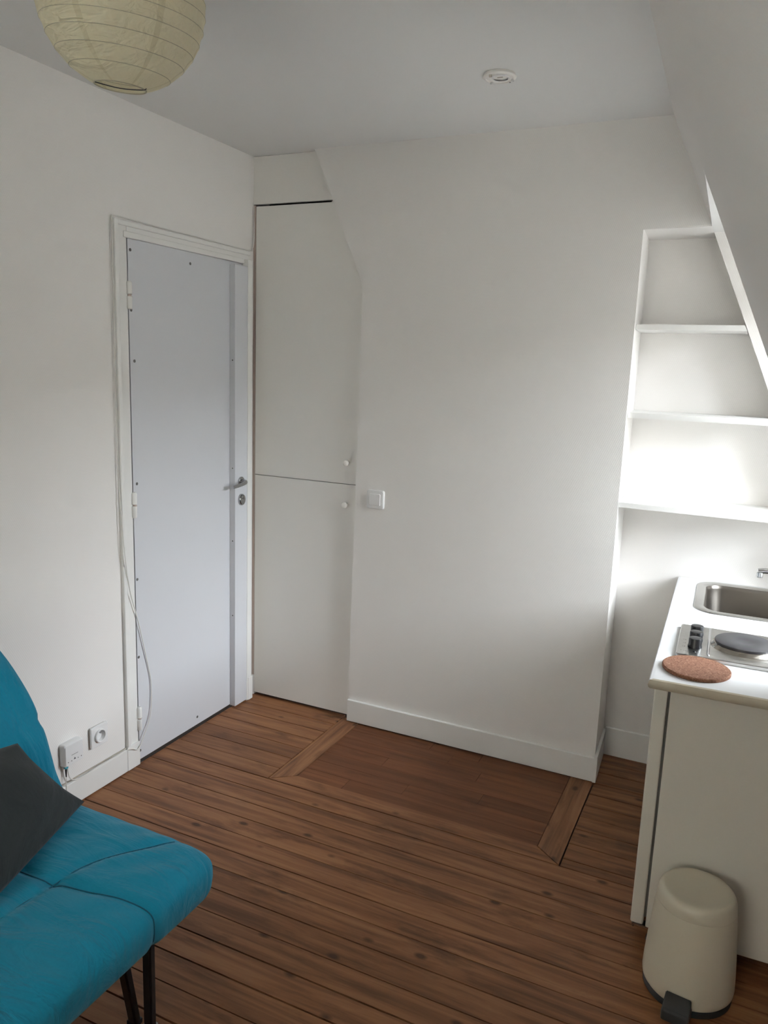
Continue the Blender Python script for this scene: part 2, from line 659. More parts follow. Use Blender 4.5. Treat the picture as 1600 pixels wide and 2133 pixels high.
# dormer lining
XW = 2.93
bm = bmesh.new()
a = [(slope_x(OY0, OZ1), OY0, OZ1), (XW + 0.12, OY0, OZ1), (XW + 0.12, 0.30, OZ1), (slope_x(0.30, OZ1), 0.30, OZ1)]
b = [(slope_x(OY0, OZ1 + 0.05) + 0.003, OY0, OZ1 + 0.05), (XW + 0.12, OY0, OZ1 + 0.05), (XW + 0.12, 0.30, OZ1 + 0.05), (slope_x(0.30, OZ1 + 0.05) + 0.003, 0.30, OZ1 + 0.05)]
add_hexa(bm, a, b)
struct('ceiling_dormer', bm, M_ceil)
bm = bmesh.new()
a = [(slope_x(OY0, OZ0 - 0.1), OY0, OZ0 - 0.1), (XW + 0.12, OY0, OZ0 - 0.1), (XW + 0.12, OY0, OZ1), (slope_x(OY0, OZ1), OY0, OZ1)]
add_hexa(bm, a, [(x + 0.03, y - 0.10, z) for x, y, z in a])
struct('wall_dormer_near', bm, M_wall)


def l0(z):            # slanting edge where the niche ends
    return 1.722 + 0.432 * (2.461 - z)


bm = bmesh.new()
zz0, zz1 = 0.02, OZ1
a = [(l0(zz0), OY1, zz0), (XW + 0.12, OY1, zz0), (XW + 0.12, OY1, zz1), (l0(zz1), OY1, zz1)]
add_hexa(bm, a, [(x, YN, z) for x, y, z in a])
struct('wall_dormer_far', bm, M_wall)
struct('trim_1', box(2.36, XW + 0.12, OY0, OY1, OZ0 - 0.04, OZ0), M_trim)
# a two-light casement window; local x points outwards, y along the sill
def window(name, loc, rz, wy, wh):
    wn = empty(name, loc, rz)
    wn['kind'] = 'structure'
    bm = bmesh.new()
    for s in (-1, 1):
        add_box(bm, 0, 0.06, s * wy - 0.03, s * wy + 0.03, 0, wh)
    add_box(bm, 0, 0.06, -wy, wy, 0, 0.05)
    add_box(bm, 0, 0.06, -wy, wy, wh - 0.05, wh)
    obj('window_frame', bm, M_trim, wn)
    for s in (-1, 1):
        bm = bmesh.new()
        y0, y1 = (0.003, wy - 0.03) if s > 0 else (-wy + 0.03, -0.003)
        add_box(bm, 0.01, 0.05, y0, y0 + 0.04, 0.05, wh - 0.05)
        add_box(bm, 0.01, 0.05, y1 - 0.04, y1, 0.05, wh - 0.05)
        add_box(bm, 0.01, 0.05, y0 + 0.04, y1 - 0.04, 0.05, 0.10)
        add_box(bm, 0.01, 0.05, y0 + 0.04, y1 - 0.04, wh - 0.09, wh - 0.05)
        c = obj('casement', bm, M_trim, wn)
        obj('pane', box(0.027, 0.031, y0 + 0.035, y1 - 0.035, 0.095, wh - 0.085), M_glass, c)


window('window_1', (XW, (OY0 + OY1) / 2, OZ0), 0.0, (OY1 - OY0) / 2, OZ1 - OZ0)
VX0, VX1, VZ0, VZ1 = 0.80, 1.90, 0.90, 2.20
window('window_2', ((VX0 + VX1) / 2, YF - 0.03, VZ0), -PI / 2, (VX1 - VX0) / 2, VZ1 - VZ0)
# wall behind the camera, and the street outside the window
bm = bmesh.new()
add_box(bm, -0.2, VX0, YF - 0.1, YF, 0, ZC)
add_box(bm, VX1, 3.1, YF - 0.1, YF, 0, ZC)
add_box(bm, VX0, VX1, YF - 0.1, YF, 0, VZ0)
add_box(bm, VX0, VX1, YF - 0.1, YF, VZ1, ZC)
struct('wall_front', bm, M_wall)
struct('wall_opposite', box(13, 22, -30, 30, -16, 3.7), M_stone)
struct('wall_courtyard_added', box(-14, 12, -10.5, -9.0, -16, 6.5), M_court)  # unseen wall added to cut the sky light through the rear window
struct('ground', box(-60, 60, -70, 60, -16.5, -16), M_ground)

# ---- baseboards
struct('baseboard_left', box(0.0, 0.015, YF, -0.855, 0.003, 0.094, 0.003), M_trim)
bm = bmesh.new()
add_box(bm, 0.548, 1.656, -0.041, YB, 0.004, 0.106, 0.003)
struct('baseboard_back', bm, M_trim)
bm = bmesh.new()
a = [(1.6665, -0.041, 0.003), (1.653, -0.041, 0.003), (1.639, YN, 0.003), (1.652, YN, 0.003)]
add_hexa(bm, a, [(x, y, 0.112) for x, y, z in a])
struct('baseboard_niche_side', bm, M_trim)
struct('baseboard_niche', box(1.652, 2.5, YN - 0.014, YN, 0.003, 0.128, 0.003), M_trim)
# dusty joint on top of the left baseboard
struct('trim_2', box(0.0, 0.004, YF, -0.852, 0.0935, 0.0985), M_dirty)

# ---- floor: dark base and one object for each board
floor = struct('floor', box(-0.12, 3.0, YF, 0.30, -0.06, -0.014), M_under)


def board(name, m, poly, gap=0.0016, top=0.0):
    """a board from a convex outline (counter-clockwise), drawn in by the joint width"""
    n = len(poly)
    P = [Vector((x, y)) for x, y in poly]
    Q = []
    for i in range(n):
        a, b, c = P[i - 1], P[i], P[(i + 1) % n]
        d1, d2 = (b - a).normalized(), (c - b).normalized()
        n1, n2 = Vector((-d1.y, d1.x)), Vector((-d2.y, d2.x))
        k = 1 + n1.dot(n2)
        Q.append(b + (n1 + n2) * (gap / k))
    c0 = sum(Q, Vector((0, 0))) / n
    R = [q - c0 for q in Q]
    bm = bmesh.new()
    e = 0.0011
    S = [r * (1 - e / max(r.length, 0.05) * 1.5) for r in R]
    loops = [[(p.x, p.y, -0.022) for p in R], [(p.x, p.y, -e) for p in R], [(p.x, p.y, 0) for p in S]]
    loft(bm, loops)
    return obj(name, bm, m, floor, loc=(c0.x, c0.y, top))


def rows(ys, x0, x1):
    for a, b in zip(ys, ys[1:]):
        g = random.uniform(0.0015, 0.0030)
        board('plank', M_plank, [(x0, b), (x1, b), (x1, a), (x0, a)], g, random.uniform(-0.0012, 0.0))


YH = -0.6295                                   # outer edge of the old hearth
left_rows = [0.02, -0.091, -0.180, -0.270, -0.360, -0.450, -0.541, YH]
right_rows = [0.234, 0.148, 0.060, -0.035, -0.127, -0.213, -0.301, -0.390, -0.488, -0.583, YH]
rows(left_rows, 0.0, 0.514)
rows(right_rows[:4], 1.640, 2.72)
rows(right_rows[3:], 1.658, 2.84)
full = [YH]
while full[-1] > YF:
    full.append(full[-1] - 0.0896 - random.uniform(-0.0015, 0.0015))
rows(full, 0.0, 2.95)
# mitred strips round the hearth
board('hearth_strip', M_strip, [(0.516, YH), (0.604, -0.558), (0.604, -0.030), (0.516, -0.0)], 0.0012)
board('hearth_strip', M_plank, [(0.516, YH), (1.657, YH), (1.566, -0.558), (0.604, -0.558)], 0.0010)
board('hearth_strip', M_strip, [(1.657, YH), (1.657, -0.030), (1.566, -0.030), (1.566, -0.558)], 0.0014)
# oak boards that fill it
hy = [-0.030, -0.100, -0.175, -0.250, -0.327, -0.404, -0.481, -0.558]
cut = [(0.98, 1.20), (1.09,), (1.24,), (0.86,), (1.30,), (1.02,), (0.80,)]
for (a, b), cs in zip(zip(hy, hy[1:]), cut):
    xs = [0.604, *cs, 1.566]
    for p, q in zip(xs, xs[1:]):
        board('hearth_board', M_hearth, [(p, b), (q, b), (q, a), (p, a)], 0.00035, -0.0025)

# ---- room door
door = empty('door_1', (0, -0.41, 0))
door['kind'] = 'structure'


def D(name, bm, m, parent=None, **k):
    for v in bm.verts:
        v.co.y += 0.41
    return obj(name, bm, m, parent or door, **k)


bm = bmesh.new()                                # architrave: flat strip with a raised outer bead
add_box(bm, -0.04, 0.003, -0.851, DY0 - 0.0005, 0.0, 2.068, 0.002)
add_box(bm, 0.002, 0.016, -0.851, -0.833, 0.10, 2.068, 0.004)
add_box(bm, 0.002, 0.012, -0.851, DY0 - 0.001, 0.0, 0.10, 0.003)
D('frame_jamb', bm, M_trim)
bm = bmesh.new()
add_box(bm, -0.04, 0.004, DY0 - 0.001, -0.040, 2.012, 2.068, 0.002)
add_box(bm, 0.002, 0.014, -0.834, -0.040, 2.050, 2.068, 0.004)
add_box(bm, 0.003, 0.008, -0.80, -0.080, 2.012, 2.034, 0.003)
D('frame_head', bm, M_trim)
bm = bmesh.new()
add_box(bm, -0.02, 0.030, -0.0825, -0.046, 0.0, 2.030, 0.003)
add_box(bm, -0.02, 0.034, -0.075, -0.040, 0.0, 0.115, 0.003)
D('frame_jamb', bm, M_trim)
D('dark_backing', box(-0.10, -0.05, DY0, DY1, 0.0, DZ), M_dark)  # dark slab behind the leaf, paints the shade seen in its gaps
leaf = D('leaf', box(-0.038, 0.0, DY0 + 0.0075, -0.084, 0.012, 2.0117, 0.001), M_door)
D('lock_rail', box(0.0, 0.030, -0.1765, -0.0845, 0.008, 1.998, 0.002), M_door)
for y, z in ((-0.762, 1.974), (-0.432, 1.968), (-0.764, 1.765), (-0.753, 1.584), (-0.755, 1.129), (-0.765, 0.758), (-0.767, 0.443), (-0.771, 0.050), (-0.414, 0.047)):
    D('screw', lathe(bmesh.new(), [(0.0058, 0), (0.0058, 0.0006), (0.004, 0.0012)], (0, y, z), 12, 'X'), M_screw)
for z in (1.60, 1.13, 0.80, 0.45):
    D('screw', lathe(bmesh.new(), [(0.0034, 0), (0.0034, 0.0006), (0.002, 0.001)], (0.016, -0.1766, z), 10, 'Y'), M_screw)
for z in (1.815, 1.050, 0.191):
    h = D('hinge', lathe(bmesh.new(), [(0.0075, -0.048), (0.010, -0.045), (0.010, -0.004), (0.007, -0.003)], (0.006, DY0 + 0.004, z), 14), M_trim, smooth=True, angle=40)
    D('knuckle', lathe(bmesh.new(), [(0.007, 0.004), (0.0105, 0.005), (0.0105, 0.044), (0.006, 0.050)], (0.006, DY0 + 0.004, z), 14), M_trim, h, smooth=True, angle=40)
    D('pin_gap', lathe(bmesh.new(), [(0.0065, -0.006), (0.0065, 0.006)], (0.006, DY0 + 0.006, z), 12), M_brown, h)
    D('hinge_leaf', box(0.0, 0.0035, DY0 + 0.004, DY0 + 0.022, z - 0.006, z - 0.002), M_brown, h)
# lever handle: rose, neck, swept grip
hd = D('handle', lathe(bmesh.new(), [(0.0, 0), (0.0215, 0), (0.0215, 0.005), (0.018, 0.008), (0.0, 0.008)], (0.030, -0.134, 1.068), 28, 'X', False, False), M_satin, smooth=True, angle=40)
pth = smooth_path([(0.034, -0.134, 1.068), (0.048, -0.134, 1.068), (0.058, -0.139, 1.067), (0.062, -0.158, 1.064), (0.060, -0.190, 1.058), (0.055, -0.226, 1.054)], 6)
n_ = len(pth)
D('grip', tube(bmesh.new(), pth, 0.008, 14, [0.0105 if i < n_ * 0.35 else 0.0105 - 0.0040 * (i / n_ - 0.35) / 0.65 for i in range(n_)]), M_satin, hd, smooth=True, angle=60)
bm = bmesh.new()
loft(bm, [[(x, -0.134 + 0.021 * s * math.cos(a), 0.986 + 0.026 * s * math.sin(a)) for a in [2 * PI * i / 32 for i in range(32)]] for x, s in ((0.030, 1.0), (0.038, 1.0), (0.042, 0.9), (0.043, 0.86))])
lk = D('lock_rose', bm, M_satin, smooth=True, angle=40)
D('lock_cylinder', lathe(bmesh.new(), [(0.0075, 0.0), (0.0075, 0.0028), (0.006, 0.003)], (0.042, -0.1315, 0.995), 18, 'X'), M_chrome, lk)
D('keyhole', box(0.0452, 0.0458, -0.1328, -0.1302, 0.988, 1.000), M_black, lk)

# ================================================================== THINGS
# ---- cupboard built into the corner
cup = tag(empty('built_in_cupboard', (0.27, 0, 0)), 'white corner cupboard with two flush doors, upper one with slanted corner', 'cupboard')


def edge_x(z):        # flaring flank of the breast, less a hair
    return (0.546 + 0.013 * z / 1.919 if z < 1.919 else 0.559 + (z - 1.919) / (ZC - 1.919) * (0.318 - 0.559)) - 0.001


def cpanel(name, pts, m, th=0.018, y=0.0, parent=None):
    bm = bmesh.new()
    a = [(x - 0.27, y, z) for x, z in pts]
    add_hexa(bm, a, [(x, y + th, z) for x, yy, z in a])
    return obj(name, bm, m, parent or cup)


def cknob(x, z, parent):
    bm = lathe(bmesh.new(), [(0.0, 0.0), (0.0065, 0.0), (0.0062, -0.010), (0.009, -0.014), (0.0128, -0.017), (0.0132, -0.021), (0.0118, -0.0245), (0.007, -0.0265), (0.0, -0.027)], (x - 0.27, 0, z), 24, 'Y', False, False)
    bmesh.ops.remove_doubles(bm, verts=bm.verts, dist=1e-5)
    obj('knob', bm, M_plast2, parent, smooth=True, angle=60)


cpanel('header_panel', [(0.0, 2.270), (edge_x(2.270), 2.270), (edge_x(ZC - 0.001), ZC - 0.001), (0.0, ZC - 0.001)], M_cup)
ud = cpanel('door', [(0.014, 1.0855), (edge_x(1.0855), 1.0855), (edge_x(1.918), 1.918), (edge_x(2.261), 2.261), (0.014, 2.261)], M_cup)
ld = cpanel('door', [(0.014, 0.013), (edge_x(0.013), 0.013), (edge_x(1.0825), 1.0825), (0.014, 1.0825)], M_cup)
cknob(0.499, 1.178, ud)
cknob(0.497, 0.993, ld)
obj('edge_strip', box(0.001 - 0.27, 0.0125 - 0.27, -0.0015, 0.03, 0.10, 2.265), M_brown, cup)
obj('edge_strip', box(0.001 - 0.27, 0.012 - 0.27, -0.002, 0.03, 0.0, 0.10), M_trim, cup)
obj('dark_back_sheet', box(0.001 - 0.27, 0.040, 0.12, 0.14, 0.0, 2.45), M_dark, cup)  # dark sheet inside the cupboard, shade between the doors put into its colour

# ---- shelves in the niche
for z, y0, lab in ((1.760, 0.010, 'topmost and shortest white shelf in the niche under the slanting edge'),
                   (1.444, -0.006, 'middle white shelf in the niche'),
                   (1.112, -0.022, 'lowest and longest white shelf in the niche, above the sink')):
    bm = bmesh.new()
    xr = l0(z) - 0.003
    xr2 = l0(z + 0.02) - 0.003
    xl0 = 1.6547 - (y0 - YB) * 0.045
    xl1 = 1.6547 - (YN - YB) * 0.045
    a = [(xl0 + 0.001, y0, 0), (xr, y0, 0), (xr, YN - 0.001, 0), (xl1 + 0.001, YN - 0.001, 0)]
    b = [(xl0 + 0.001, y0, 0.019), (xr2, y0, 0.019), (xr2, YN - 0.001, 0.019), (xl1 + 0.001, YN - 0.001, 0.019)]
    add_hexa(bm, a, b)
    tag(obj('shelf', bm, M_shelf, loc=(0, 0, z)), lab, 'shelf', 'niche shelves')

# ---- light switch on the breast
sw = tag(empty('light_switch', (0.653, YB, 1.037)), 'square white light switch on the wall beside the cupboard knobs', 'light switch')
bm = bmesh.new()
loft(bm, [[(x, -d, z) for x, z, _ in rrect(-h, h, -h, h, 0.008, 0)] for h, d in ((0.0405, 0.0), (0.0405, 0.006), (0.0375, 0.0095))])
obj('plate', bm, M_plast, sw, smooth=True, angle=35)
bm = bmesh.new()
loft(bm, [[(x, -d, z) for x, z, _ in rrect(-h, h, -h, h, 0.003, 0)] for h, d in ((0.0245, 0.009), (0.0245, 0.0125), (0.0235, 0.0135))])
obj('rocker', bm, M_plast, sw, smooth=True, angle=35)

# ---- power socket on the left wall
so = tag(empty('power_socket', (0, -0.994, 0.216)), 'white square wall socket with round recess near the door frame', 'socket')
obj('mounting_box', box(0.0, 0.003, -0.034, 0.034, -0.038, 0.038), M_dirty, so)
for s_ in (-1, 1):
    obj('mounting_lug', box(0.003, 0.007, s_ * 0.036 - 0.003, s_ * 0.036 + 0.003, -0.036, 0.036), M_dirty, so)
bm = bmesh.new()
outer = lambda h, x: [(x, y, z) for y, z, _ in rrect(-h, h, -h, h, 0.004, 0, 8)]
rimc = lambda r, x: [(x, r * math.cos(a), r * math.sin(a)) for a in [PI / 4 * 0 + (i // 9) * PI / 2 + (i % 9) / 8 * PI / 2 * 0.999 for i in range(36)]]
loft(bm, [outer(0.0405, 0.006), outer(0.0405, 0.0125), outer(0.0385, 0.0145), rimc(0.0255, 0.0145)], True, False)
obj('plate', bm, M_plast, so, smooth=True, angle=35)
bm = lathe(bmesh.new(), [(0.0255, 0.0140), (0.0255, 0.021), (0.0235, 0.023), (0.0205, 0.022), (0.0195, 0.004), (0.0, 0.004)], (0, 0, 0), 40, 'X', False, False)
bmesh.ops.remove_doubles(bm, verts=bm.verts, dist=1e-5)
obj('recess', bm, M_plast, so, smooth=True, angle=35)
obj('earth_pin', lathe(bmesh.new(), [(0.0024, 0.004), (0.0024, 0.018), (0.0014, 0.020)], (0, 0, 0.011), 12, 'X'), M_chrome, so, smooth=True, angle=40)
for s in (-1, 1):
    obj('contact_hole', lathe(bmesh.new(), [(0.0025, 0.0035), (0.0025, 0.0046)], (0, 0.0095 * s, -0.001), 12, 'X'), M_black, so)

# ---- fibre socket box on the left wall
fb = tag(empty('fibre_box', (0, -1.127, 0.211)), 'small white network box on the wall beside the cushion', 'network box')
bm = bmesh.new()
loft(bm, [[(x, y, z) for y, z, _ in rrect(-w, w, -h, h, 0.007, 0)] for w, h, x in ((0.042, 0.041, 0.0), (0.043, 0.042, 0.010), (0.042, 0.0405, 0.024), (0.0385, 0.037, 0.0285))])
obj('case', bm, M_plast, fb, smooth=True, angle=35)
bm = bmesh.new()
for i in range(7):
    add_box(bm, 0.0285, 0.0288, -0.013 + i * 0.0042, -0.013 + i * 0.0042 + 0.0030, -0.0045, -0.0028)
obj('print_line', bm, M_ink, fb)['kind'] = 'stuff'
bm = bmesh.new()
add_hexa(bm, [(0.0285, -0.0045, -0.0235), (0.0285, 0.0050, -0.0235), (0.0285, 0.0, -0.0155)], [(0.0289, -0.0045, -0.0235), (0.0289, 0.0050, -0.0235), (0.0289, 0.0, -0.0155)])
obj('warning_triangle', bm, M_ink, fb)
for y in (-0.029, -0.014, 0.015, 0.030):
    obj('indicator_dot', lathe(bmesh.new(), [(0.0018, 0.0284), (0.0018, 0.0290)], (0, y, -0.0245), 10, 'X'), M_ink, fb)
obj('fibre_plug', box(0.011, 0.021, -0.036, -0.023, -0.050, -0.0395, 0.001), M_teal_plug, fb)
obj('plug_boot', lathe(bmesh.new(), [(0.002, -0.082), (0.0042, -0.050), (0.0042, -0.048)], (0.016, -0.030, 0), 12), M_black, fb, smooth=True, angle=40)

# ---- cables
pts = [(0.016, -1.146, 0.1675), (0.018, -1.150, 0.150), (0.020, -1.143, 0.118), (0.021, -1.115, 0.100), (0.021, -1.060, 0.099), (0.019, -1.000, 0.101), (0.019, -0.930, 0.100), (0.018, -0.872, 0.098), (0.018, -0.835, 0.090),
       (0.018, -0.800, 0.075), (0.014, -0.765, 0.112), (0.009, -0.722, 0.175), (0.007, -0.708, 0.250), (0.006, -0.710, 0.335), (0.007, -0.735, 0.440), (0.010, -0.775, 0.590), (0.016, -0.822, 0.730), (0.024, -0.850, 0.860), (0.020, -0.858, 1.000),
       (0.010, -0.860, 1.200), (0.010, -0.859, 1.700), (0.010, -0.857, 2.040), (0.010, -0.852, 2.071), (0.010, -0.835, 2.075), (0.010, -0.780, 2.0755), (0.010, -0.600, 2.073), (0.008, -0.370, 2.0725), (0.008, -0.060, 2.0715), (0.008, -0.022, 2.080), (0.008, -0.008, 2.12), (0.006, -0.007, 2.24), (0.005, -0.007, 2.262)]
bm = tube(bmesh.new(), smooth_path(pts, 7), 0.0021, 8)
tag(obj('network_cable', bm, M_cable, smooth=True), 'thin white cable hanging in a loop across the door and round its frame', 'cable')
bm = tube(bmesh.new(), smooth_path([(0.016, -1.157, 0.129), (0.016, -1.158, 0.09), (0.017, -1.159, 0.05), (0.018, -1.160, 0.0025)], 6), 0.0016, 8)
tag(obj('fibre_cable', bm, M_cable, smooth=True), 'short white cable dropping from the teal plug behind the cushion', 'cable')

# ---- smoke detector base on the ceiling
sd = tag(empty('smoke_detector', (1.277, -0.572, ZC)), 'small round white smoke detector base on the ceiling', 'smoke detector')
bm = lathe(bmesh.new(), [(0.0, 0.0), (0.0480, 0.0), (0.0500, -0.004), (0.0500, -0.0075), (0.047, -0.010), (0.042, -0.011), (0.040, -0.0085), (0.020, -0.0085), (0.0, -0.0085)], (0, 0, 0), 48, 'Z', False, False)
bmesh.ops.remove_doubles(bm, verts=bm.verts, dist=1e-5)
obj('base_plate', bm, M_plast2, sd, smooth=True, angle=30)
obj('inner_ring', lathe(bmesh.new(), [(0.022, -0.0085), (0.026, -0.0085), (0.026, -0.012), (0.022, -0.012)], (0.004, -0.002, 0), 36, 'Z', False, False), M_plast, sd, smooth=True, angle=30)
obj('label_slot', box(-0.006, 0.011, -0.006, -0.002, -0.0095, -0.0083), M_dirty, sd)
for a in (0.6, 2.5, 4.3):
    obj('clip', box(-0.004, 0.004, -0.003, 0.003, -0.0165, -0.009, 0.001), M_dirty if a > 4 else M_plast, sd, loc=(0.041 * math.cos(a), 0.041 * math.sin(a), 0))
obj('screw', lathe(bmesh.new(), [(0.0028, -0.0112), (0.0028, -0.009)], (0.020, 0.040, 0), 12), M_ink, sd)

# ---- paper lantern
LC = Vector((0.905, -1.742, 2.262))
lan = tag(empty('paper_lantern', LC), 'round cream paper lantern hanging from the ceiling', 'lamp')
tilt = Euler((math.radians(5), math.radians(4), 0.5))
LR = 0.156
zs = [-0.148 + 0.0235 * i for i in range(13)]
bm = bmesh.new()
loops = []
NL = 72
rng = random.Random(3)
for i in range(len(zs) - 1):
    for k in range(4):
        t = k / 4
        z = zs[i] * (1 - t) + zs[i + 1] * t
        r = math.sqrt(LR ** 2 - z ** 2) - 0.0019 * math.sin(PI * t)
        loops.append((r, z, math.sin(PI * t)))
loops.append((math.sqrt(LR ** 2 - zs[-1] ** 2), zs[-1], 0))
ph = [(rng.uniform(0, 6.28), rng.choice((9, 11, 14, 17))) for _ in loops]
rings = []
for j, (r, z, s) in enumerate(loops):
    p0, f0 = ph[j // 4]
    ring = []
    for i in range(NL):
        a = 2 * PI * i / NL
        q = r + s * 0.0011 * math.sin(a * f0 + p0)
        zz = z + 0.0235 * (a / (2 * PI) - 0.5) * 0.0
        ring.append((q * math.cos(a), q * math.sin(a), zz))
    rings.append(ring)
loft(bm, rings, False, False)
bm.transform(tilt.to_matrix().to_4x4())
obj('paper_shade', bm, M_paper, lan, smooth=True)
for z in zs:
    r = math.sqrt(LR ** 2 - z ** 2) - 0.0004
    bm = bmesh.new()
    n, k = 64, 6
    tl = []
    for i in range(n + 1):
        a = 2 * PI * i / n
        tl.append(Vector((r * math.cos(a), r * math.sin(a), z)))
    tube(bm, tl, 0.0007 if z > -0.14 else 0.0013, 6)
    bm.transform(tilt.to_matrix().to_4x4())
    obj('wire_rib', bm, M_rib, lan, smooth=True)
bm = bmesh.new()
r = math.sqrt(LR ** 2 - zs[0] ** 2)
tube(bm, smooth_path([(r * math.cos(3.1), r * math.sin(3.1), zs[0] + 0.004), (0.0, 0.0, zs[0] - 0.002), (r * math.cos(6.1), r * math.sin(6.1), zs[0] - 0.001), (r * math.cos(6.1), r * math.sin(6.1), zs[0] + 0.006)], 5), 0.0011, 6)
bm.transform(tilt.to_matrix().to_4x4())
obj('spreader_wire', bm, M_leg, lan, smooth=True)
obj('cord', tube(bmesh.new(), [(0, 0, 0.02), (0, 0, 0.1), (0, 0, ZC - LC.z)], 0.003, 8), M_cable, lan, smooth=True)
obj('bulb_holder', lathe(bmesh.new(), [(0.014, 0.0), (0.019, 0.006), (0.019, 0.045), (0.012, 0.055), (0.004, 0.06)], (0, 0, 0.0), 20), M_plast, lan, smooth=True, angle=40)

# ---- sofa bed
FY0, FY1 = -3.42, -1.585          # far end is near the door
FXF = 1.024                       # front
fut = tag(empty('sofa_bed', (0.70, -2.5, 0)), 'teal sofa bed along the wall with charcoal metal legs', 'sofa')
FO = Vector((0.70, -2.5, 0))


def groove(d, w=0.012):
    return math.exp(-(d / w) ** 2)


def sup(t, p):
    return math.copysign(abs(t) ** p, t)


def seam_x(y):        # lengthwise seam, bends out to the corner
    return 0.762 + 0.14 * math.exp(-((y + 1.585) / 0.17) ** 2)


def seam_y(x):        # crosswise seam
    return -1.880 + 0.055 * max(0.0, x - 0.75) / 0.3


SX0, SX1, SZ0, SZ1 = 0.40, FXF, 0.297, 0.436


def seat_point(y, a):
    """soft mattress: rounded block with quilting grooves and a gathered corner"""
    cx, cz = (SX0 + SX1) / 2, (SZ0 + SZ1) / 2
    hx, hz = (SX1 - SX0) / 2, (SZ1 - SZ0) / 2
    d = FY1 - y
    R = 0.075
    e = 1.0
    for dd in (d, y - FY0):
        if dd < R:
            e = min(e, math.sqrt(max(0.0, 1 - ((R - dd) / R) ** 2)))
    ins = 1 - e
    c, sn = math.cos(a), math.sin(a)
    X = cx + sup(c, 0.36) * (hx - ins * 0.075)
    Z = cz + sup(sn, 0.50) * (hz - ins * hz * 0.80)
    top = max(0.0, sn)
    if sn < 0 and c > 0:
        X -= 0.02 * (-sn) * c
    fade = min(1.0, max(0.0, d / 0.07))
    q = 0.0
    if sn > 0.1:
        q -= 0.009 * groove(X - seam_x(y), 0.013) * fade
    for k in range(3):
        q -= 0.009 * groove(y - seam_y(X) + 0.56 * k, 0.013)
    q += 0.007 * math.sin(PI * min(1, max(0, (d - 0.03) / 0.26))) * (0.3 + 0.7 * top)
    # creases pulled towards the gathered corner and along the front
    t = (y + 1.60) * 0.82 + (X - 1.0) * 0.57
    n = (y + 1.60) * -0.57 + (X - 1.0) * 0.82
    q += 0.0022 * math.sin(n * 85 + 2.5 * math.sin(t * 13)) * math.exp(-((t + 0.14) / 0.13) ** 2) * top * fade
    q += 0.0012 * math.sin(n * 60 + 3 * math.sin(t * 9 + 1)) * top * fade
    return Vector((X + q * c * 0.9 - FO.x, y - FO.y, Z + q * (sn if abs(sn) > 0.15 else 0.15)))


bm = bmesh.new()
ny = 190


def ang(u, side):     # section angle at the even cross position u (-1..1), on the top or the underside
    c = max(-1.0, min(1.0, sup(u, 1 / 0.36)))
    return math.atan2(side * math.sqrt(max(0.0, 1 - c * c)), c)


angs = [ang(math.cos(PI * i / 84), 1) for i in range(84)] + [ang(-math.cos(PI * i / 40), -1) for i in range(40)]
loft(bm, [[seat_point(FY1 - (FY1 - FY0) * ((j / ny) ** 1.6), a_) for a_ in angs] for j in range(ny + 1)])
seat = obj('seat_mattress', bm, M_teal, fut, smooth=True)
# stitched seams
pts = []
for j in range(70):
    y = FY1 - 0.035 - 1.75 * (j / 69) ** 1.4
    u = (seam_x(y) - (SX0 + SX1) / 2) / ((SX1 - SX0) / 2)
    for _ in range(4):
        p = seat_point(y, ang(u, 1))
        u += (seam_x(y) - p.x - FO.x) / ((SX1 - SX0) / 2)
    pts.append(seat_point(y, ang(u, 1)) + Vector((0, 0, 0.0010)))
obj('seam', tube(bmesh.new(), smooth_path(pts[::3], 3), 0.0016, 6), M_seam, seat, smooth=True)
for k in range(3):
    pts = []
    for i in range(70):
        a_ = ang(-0.9 + 1.9 * math.sin(PI / 2 * i / 54), 1) if i <= 54 else -0.9 * (i - 54) / 15
        y = -1.88 - 0.56 * k
        for _ in range(3):
            p = seat_point(y, a_)
            y = seam_y(p.x + FO.x) - 0.56 * k
        pts.append(seat_point(y, a_) + Vector((0.0004, 0, 0.0008)))
    obj('seam', tube(bmesh.new(), pts, 0.0016, 6), M_seam, seat, smooth=True)


# backrest: leaning mattress, profile in x-z swept along y
def back_mesh():
    bm = bmesh.new()
    front = smooth_path([(0.60, 0, 0.415), (0.555, 0, 0.49), (0.533, 0, 0.555), (0.505, 0, 0.635), (0.455, 0, 0.728), (0.382, 0, 0.812), (0.315, 0, 0.868)], 6)
    rear = smooth_path([(0.225, 0, 0.885), (0.165, 0, 0.845), (0.20, 0, 0.75), (0.30, 0, 0.60), (0.38, 0, 0.45), (0.43, 0, 0.395), (0.52, 0, 0.385)], 6)
    pr = front + rear
    c = sum(pr, Vector()) / len(pr)
    loops = []
    ny = 90
    for j in range(ny + 1):
        s = j / ny
        y = FY1 - 0.055 - (FY1 - 0.055 - FY0) * (s ** 1.5)
        d = min(FY1 - 0.055 - y, y - FY0)
        R = 0.06
        e = math.sqrt(max(0.0, 1 - ((R - d) / R) ** 2)) if d < R else 1
        lp = []
        for p in pr:
            v = p - c
            k = 1 - (1 - e) * 0.24
            q = 0.0
            for yy in (-1.86, -2.42, -2.98):
                q -= 0.011 * groove(y - yy, 0.015)
            q -= 0.010 * groove(p.z - 0.66, 0.016) * (1 if v.x > 0.0 else 0)
            q += 0.004 * math.sin(y * 31 + p.z * 28) * (1 if d > 0.02 else 0)
            w = v * k + v.normalized() * q
            lp.append((c.x + w.x - FO.x, y - FO.y, c.z + w.z))
        loops.append(lp)
    loft(bm, loops)
    return bm


obj('backrest', back_mesh(), M_teal, fut, smooth=True)


